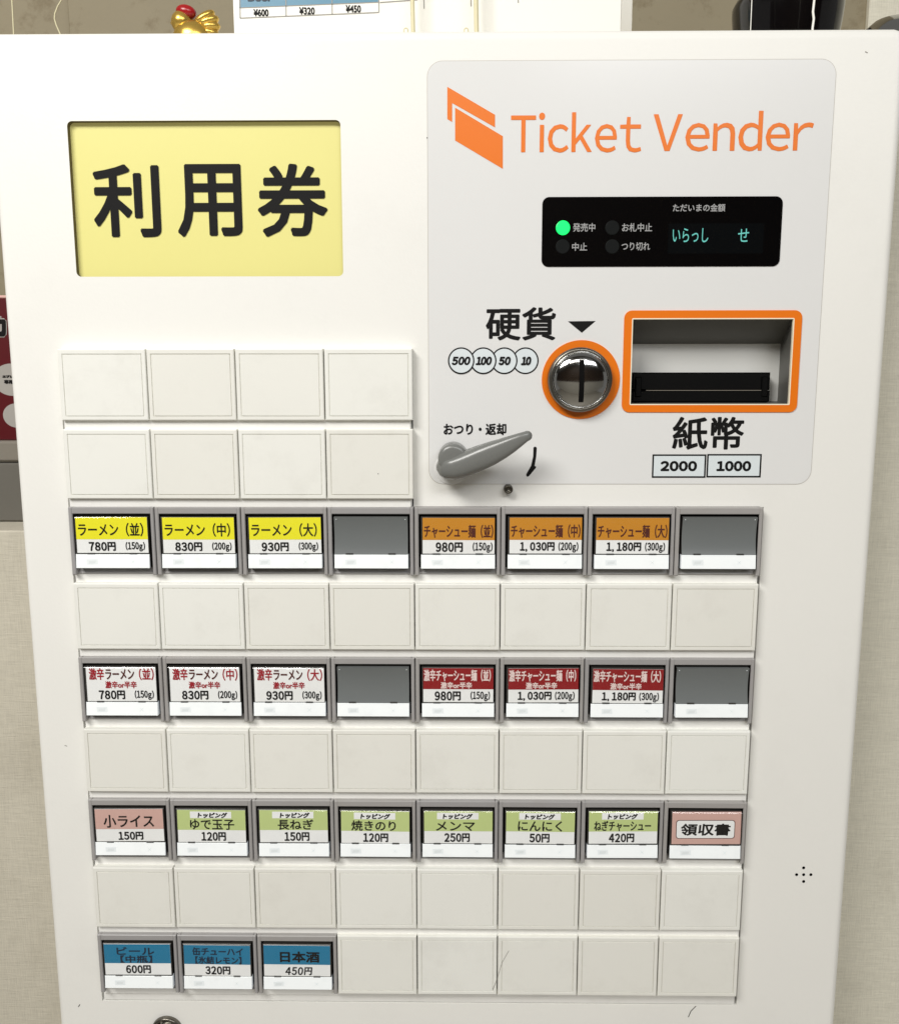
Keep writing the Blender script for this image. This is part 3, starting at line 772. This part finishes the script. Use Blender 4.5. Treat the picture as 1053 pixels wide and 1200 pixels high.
# price table: its corners in the picture, a little crooked on the sheet
mb = MB(); e = ds + .002
def qq(x, y): u, v = q(x, y, e); return (u, v, e)
def line(x0, y0, x1, y1, w=1.1):
    a = q(x0, y0, e + .003); b = q(x1, y1, e + .003); mb.stroke([a, b], w * k_ * 1.13, e + .003, 'line')
xs = [281.0, 334.8, 388.8, 443.5]
yb = lambda x: 21.2 - (x - 281) * .041
yt_ = lambda x: 9.2 - (x - 281) * .041
mb.quad([qq(280.3, 9.3), qq(443, 2.6), qq(443, -70), qq(279, -62)], 'sheet_blue')
line(281, yb(281), 443.5, yb(443.5)); line(281, yt_(281), 443.5, yt_(443.5), .8)
for x in xs: line(x - .3, yt_(x) - 70, x + .4, yb(x))
line(445, 2.9, 489, -.3); line(495.8, -20, 496.8, 10.2); line(551, -20, 551.8, 7.5); line(606, -20, 607, 3.5)
part_of(mb, 'price_table', sh)
mb = MB()
for s, x0, x1, y0, y1 in (('¥600', 297, 315, 10.6, 19.2), ('¥320', 350.5, 369, 8.4, 17.2), ('¥450', 405, 423, 6.0, 14.8)):
    a = q(x0, y0, e); b = q(x1, y1, e); mb.text(s, (a[0], a[1], b[0], b[1]), e + .004, 'ink', bold=.004)
a = q(290, -9.5, e); b = q(320, 1.8, e); mb.text('Beer', (a[0], a[1], b[0], b[1]), e + .004, 'navy_ink', bold=.008)
part_of(mb, 'price_lettering', sh)

# ---- cords
def cord(name, pts, d, r, label, group, m='cord', ring=None):
    mb = MB(); P3 = [(*at(x, y, d), d) for x, y in pts]
    mb.tube(P3, r, m, 10)
    if ring:
        c = at(*ring, d + .02); mb.tube([(c[0] + .028 * math.cos(t), c[1] + .035 * math.sin(t), d + .02) for t in [2 * math.pi * k / 16 for k in range(17)]], .008, m, 6)
    o = mb.build(name, None, None, True); o.location = ORG
    tag(o, label, 'cord', group); return o
g = 'cream cords hanging behind the machine top'
cord('hanging_cord', [(482.5, -60), (483, 0), (484, 37), (484.5, 90)], -2.9, .029, 'thick cream cord just right of the blue price cells', g, ring=(475.5, 36))
cord('hanging_cord', [(556.5, -60), (557.5, 0), (558.2, 37), (558.6, 90)], -2.9, .033, 'thick cream cord in front of the plain right half of the sheet', g, ring=(546, 36))
g = 'thin cream cords hanging down the wall'
cord('thin_cord', [(14, -60), (14.3, 0), (16.2, 37), (18, 100)], -4.5, .010, 'thin straight cream cord hanging at the far left of the wall', g)
cord('thin_cord', [(80, -60), (73.5, -2), (68, 7), (64.5, 16), (64, 22), (66, 29), (69.5, 37), (76, 52), (80, 100)], -4.5, .010, 'thin curved cream cord beside the wall corner', g)
g = 'thin white cords in front of the black jar'
cord('thin_cord', [(881, -60), (880.4, 0), (879, 33), (878, 90)], -1.2, .0055, 'hair thin white cord across the left of the black jar', g, 'sheet')
cord('thin_cord', [(953.6, -60), (953.5, 0), (952, 14), (953, 22), (951.5, 33), (951, 90)], -1.2, .014, 'white cord hanging across the right of the black jar', g, 'sheet')

# ---- black jar, chrome knob
dj = -2.2
c0 = at(921, 30, dj)
jr = root('black_jar', c0[0], VT, dj, 'glossy black glazed jar standing on the right of the machine top', 'jar')
kj = (10 + 2.2) / 10 / 101
mb = MB(); jv = lambda y: at(921, y, dj)[1]
mb.turn((c0[0], dj), [(30 * kj, VT - .001), (40 * kj, VT - .02), (47 * kj, VT - .3), (52 * kj, jv(60)), (55.5 * kj, jv(32)), (57 * kj, jv(15)), (57 * kj, jv(8)), (54 * kj, jv(1)), (47 * kj, jv(-6)), (40 * kj, jv(-10))], 'jar', 56)
part_of(mb, 'jar_body', jr, True)
mb = MB(); mb.turn((c0[0], dj), [(36 * kj, jv(-10)), (42 * kj, jv(-12)), (42 * kj, jv(-20)), (30 * kj, jv(-30)), (8 * kj, jv(-34))], 'jar', 40); part_of(mb, 'jar_lid', jr, True)
dk = -1.2; ck = at(1046, 45, dk)
kn = root('steel_bowl', ck[0], VT, dk, 'upturned shiny steel bowl on the right corner of the machine top', 'bowl')
mb = MB(); kk = 11.2 / 10 / 104
cv = at(1046, 21.5, dk)[1]
hgt = VT - cv
mb.turn((ck[0], dk), [(44 * kk, VT - .001), (43 * kk, VT - hgt * .25), (38 * kk, VT - hgt * .55), (32 * kk, VT - hgt * .75), (22 * kk, VT - hgt * .92), (8 * kk, cv)], 'chrome', 40); part_of(mb, 'bowl_body', kn, True)
mb = MB(); mb.turn((ck[0], dk), [(46 * kk, VT - .002), (46.5 * kk, VT - .03), (44 * kk, VT - .05)], 'steel', 40); part_of(mb, 'bowl_rim', kn, True)

# ---- low wall, grey case and red carton left of the machine
def wbox(name, u0, v0, u1, v1, d0, d1, m, kind='structure'):
    mb = MB(); mb.slab(u0, v0, u1, v1, d0, d1, m, .02); o = mb.build(name); o.location = ORG
    if kind: o['kind'] = kind
    return o
dl = -1.3
vl = at(10, 622, dl)[1]
low = wbox('low_wall', -9, vl, -0.78, VB, -6.9, dl, 'wall2')
dg = -2.0
vg1 = vl - .001; vg0 = at(10, 517, dg)[1]; vg2 = at(10, 541, dg)[1]
gc = root('grey_case', -2.6, vl, dg - 1, 'flat dark grey case lying on the low wall under the red carton', 'case')
ug = -.95
mb = MB(); mb.slab(-4.6, vg2 + .012, ug, vg1, dg - 2.2, dg, 'boxgrey2', .03); part_of(mb, 'case_base', gc)
mb = MB(); mb.slab(-4.6, vg0, ug + .02, vg2, dg - 2.2, dg + .03, 'boxgrey', .03); part_of(mb, 'case_lid', gc)
db = -2.2
rb = root('red_carton', -2.6, vg0, db - .8, 'shaded red carton with white ovals standing on the grey case', 'carton')
vr0 = at(5, 349.5, db)[1]
mb = MB(); mb.slab(-4.2, vr0, ug + .0, vg0 - .001, db - 1.4, db, 'redbox', .01); part_of(mb, 'carton_body', rb)
mb = MB(); mb.slab(-4.2, vr0 - .04, ug, vr0 - .001, db - 1.4, db - .0, 'pink', .01); part_of(mb, 'carton_top_band', rb)
mb = MB(); e = db + .002
def ell(cx, cy, rx, ry, dd): return [(at(cx, cy, db)[0] + rx * math.cos(2 * math.pi * k / 40), at(cx, cy, db)[1] + ry * math.sin(2 * math.pi * k / 40)) for k in range(40)]
kb = 12.2 / 10 / 104
mb.fill([ell(14, 445, 22 * kb, 19 * kb, e)], e, 'oval'); mb.fill([ell(20, 487, 16.5 * kb, 14.5 * kb, e)], e, 'oval')
def tb(s, x0, y0, x1, y1, dd, m, b): a = at(x0, y0, db); c = at(x1, y1, db); mb.text(s, (a[0], a[1], c[0], c[1]), dd, m, b)
tb('エプレ', 3, 439.5, 16, 443, e + .002, 'ink', .006); tb('専用', 5, 445, 16, 450, e + .002, 'ink', .006)
tb('カ', -12, 368, 10, 396, e + .002, 'oval', .045); tb('カ', -11, 369, 9, 395, e + .0045, 'ink', .022)
part_of(mb, 'carton_print', rb)

# ---- room
dw = -6.9
wbox('back_wall', at(80, 20, dw)[0], -30, at(1017, 20, dw)[0], VB, dw - 2, dw, 'plaster')
wbox('left_wall_recess', -40, -30, at(79.5, 20, dw)[0] - .002, VB, dw - 2, dw - .25, 'plaster')
wbox('wall_pilaster', at(1017, 20, dw + .1)[0], -30, 44, VB, dw - 2, dw + .12, 'wall')
# wallpapered partition right beside the machine
wbox('right_partition', 9.36, at(1000, 60, -1.6)[1] if False else -3.30, 44, VB, dw + .13, -1.5, 'wall')
mb = MB(); mb.rect(-60, -60, 60, 60, 0, 'floor'); o = mb.build('floor'); o.rotation_euler = (math.radians(-90), 0, 0); o.location = (0, -1.5, 0); o['kind'] = 'structure'
mb = MB(); mb.slab(-110, -33, 120, 4, -1, 0, 'wood', .02); mb.slab(-110, 4.1, 120, VB, -1, .3, 'plaster_white', .02); o = mb.build('rear_room_wall'); o.rotation_euler = (0, 0, math.pi); o.location = (0.2, -3.4, Z0); o['kind'] = 'structure'
mb = MB(); mb.slab(-110, -70, 120, 30, -1, 0, 'ceiling', .02); o = mb.build('ceiling'); o.rotation_euler = (math.radians(90), 0, 0); o.location = (0, -2.2, 2.62); o['kind'] = 'structure'
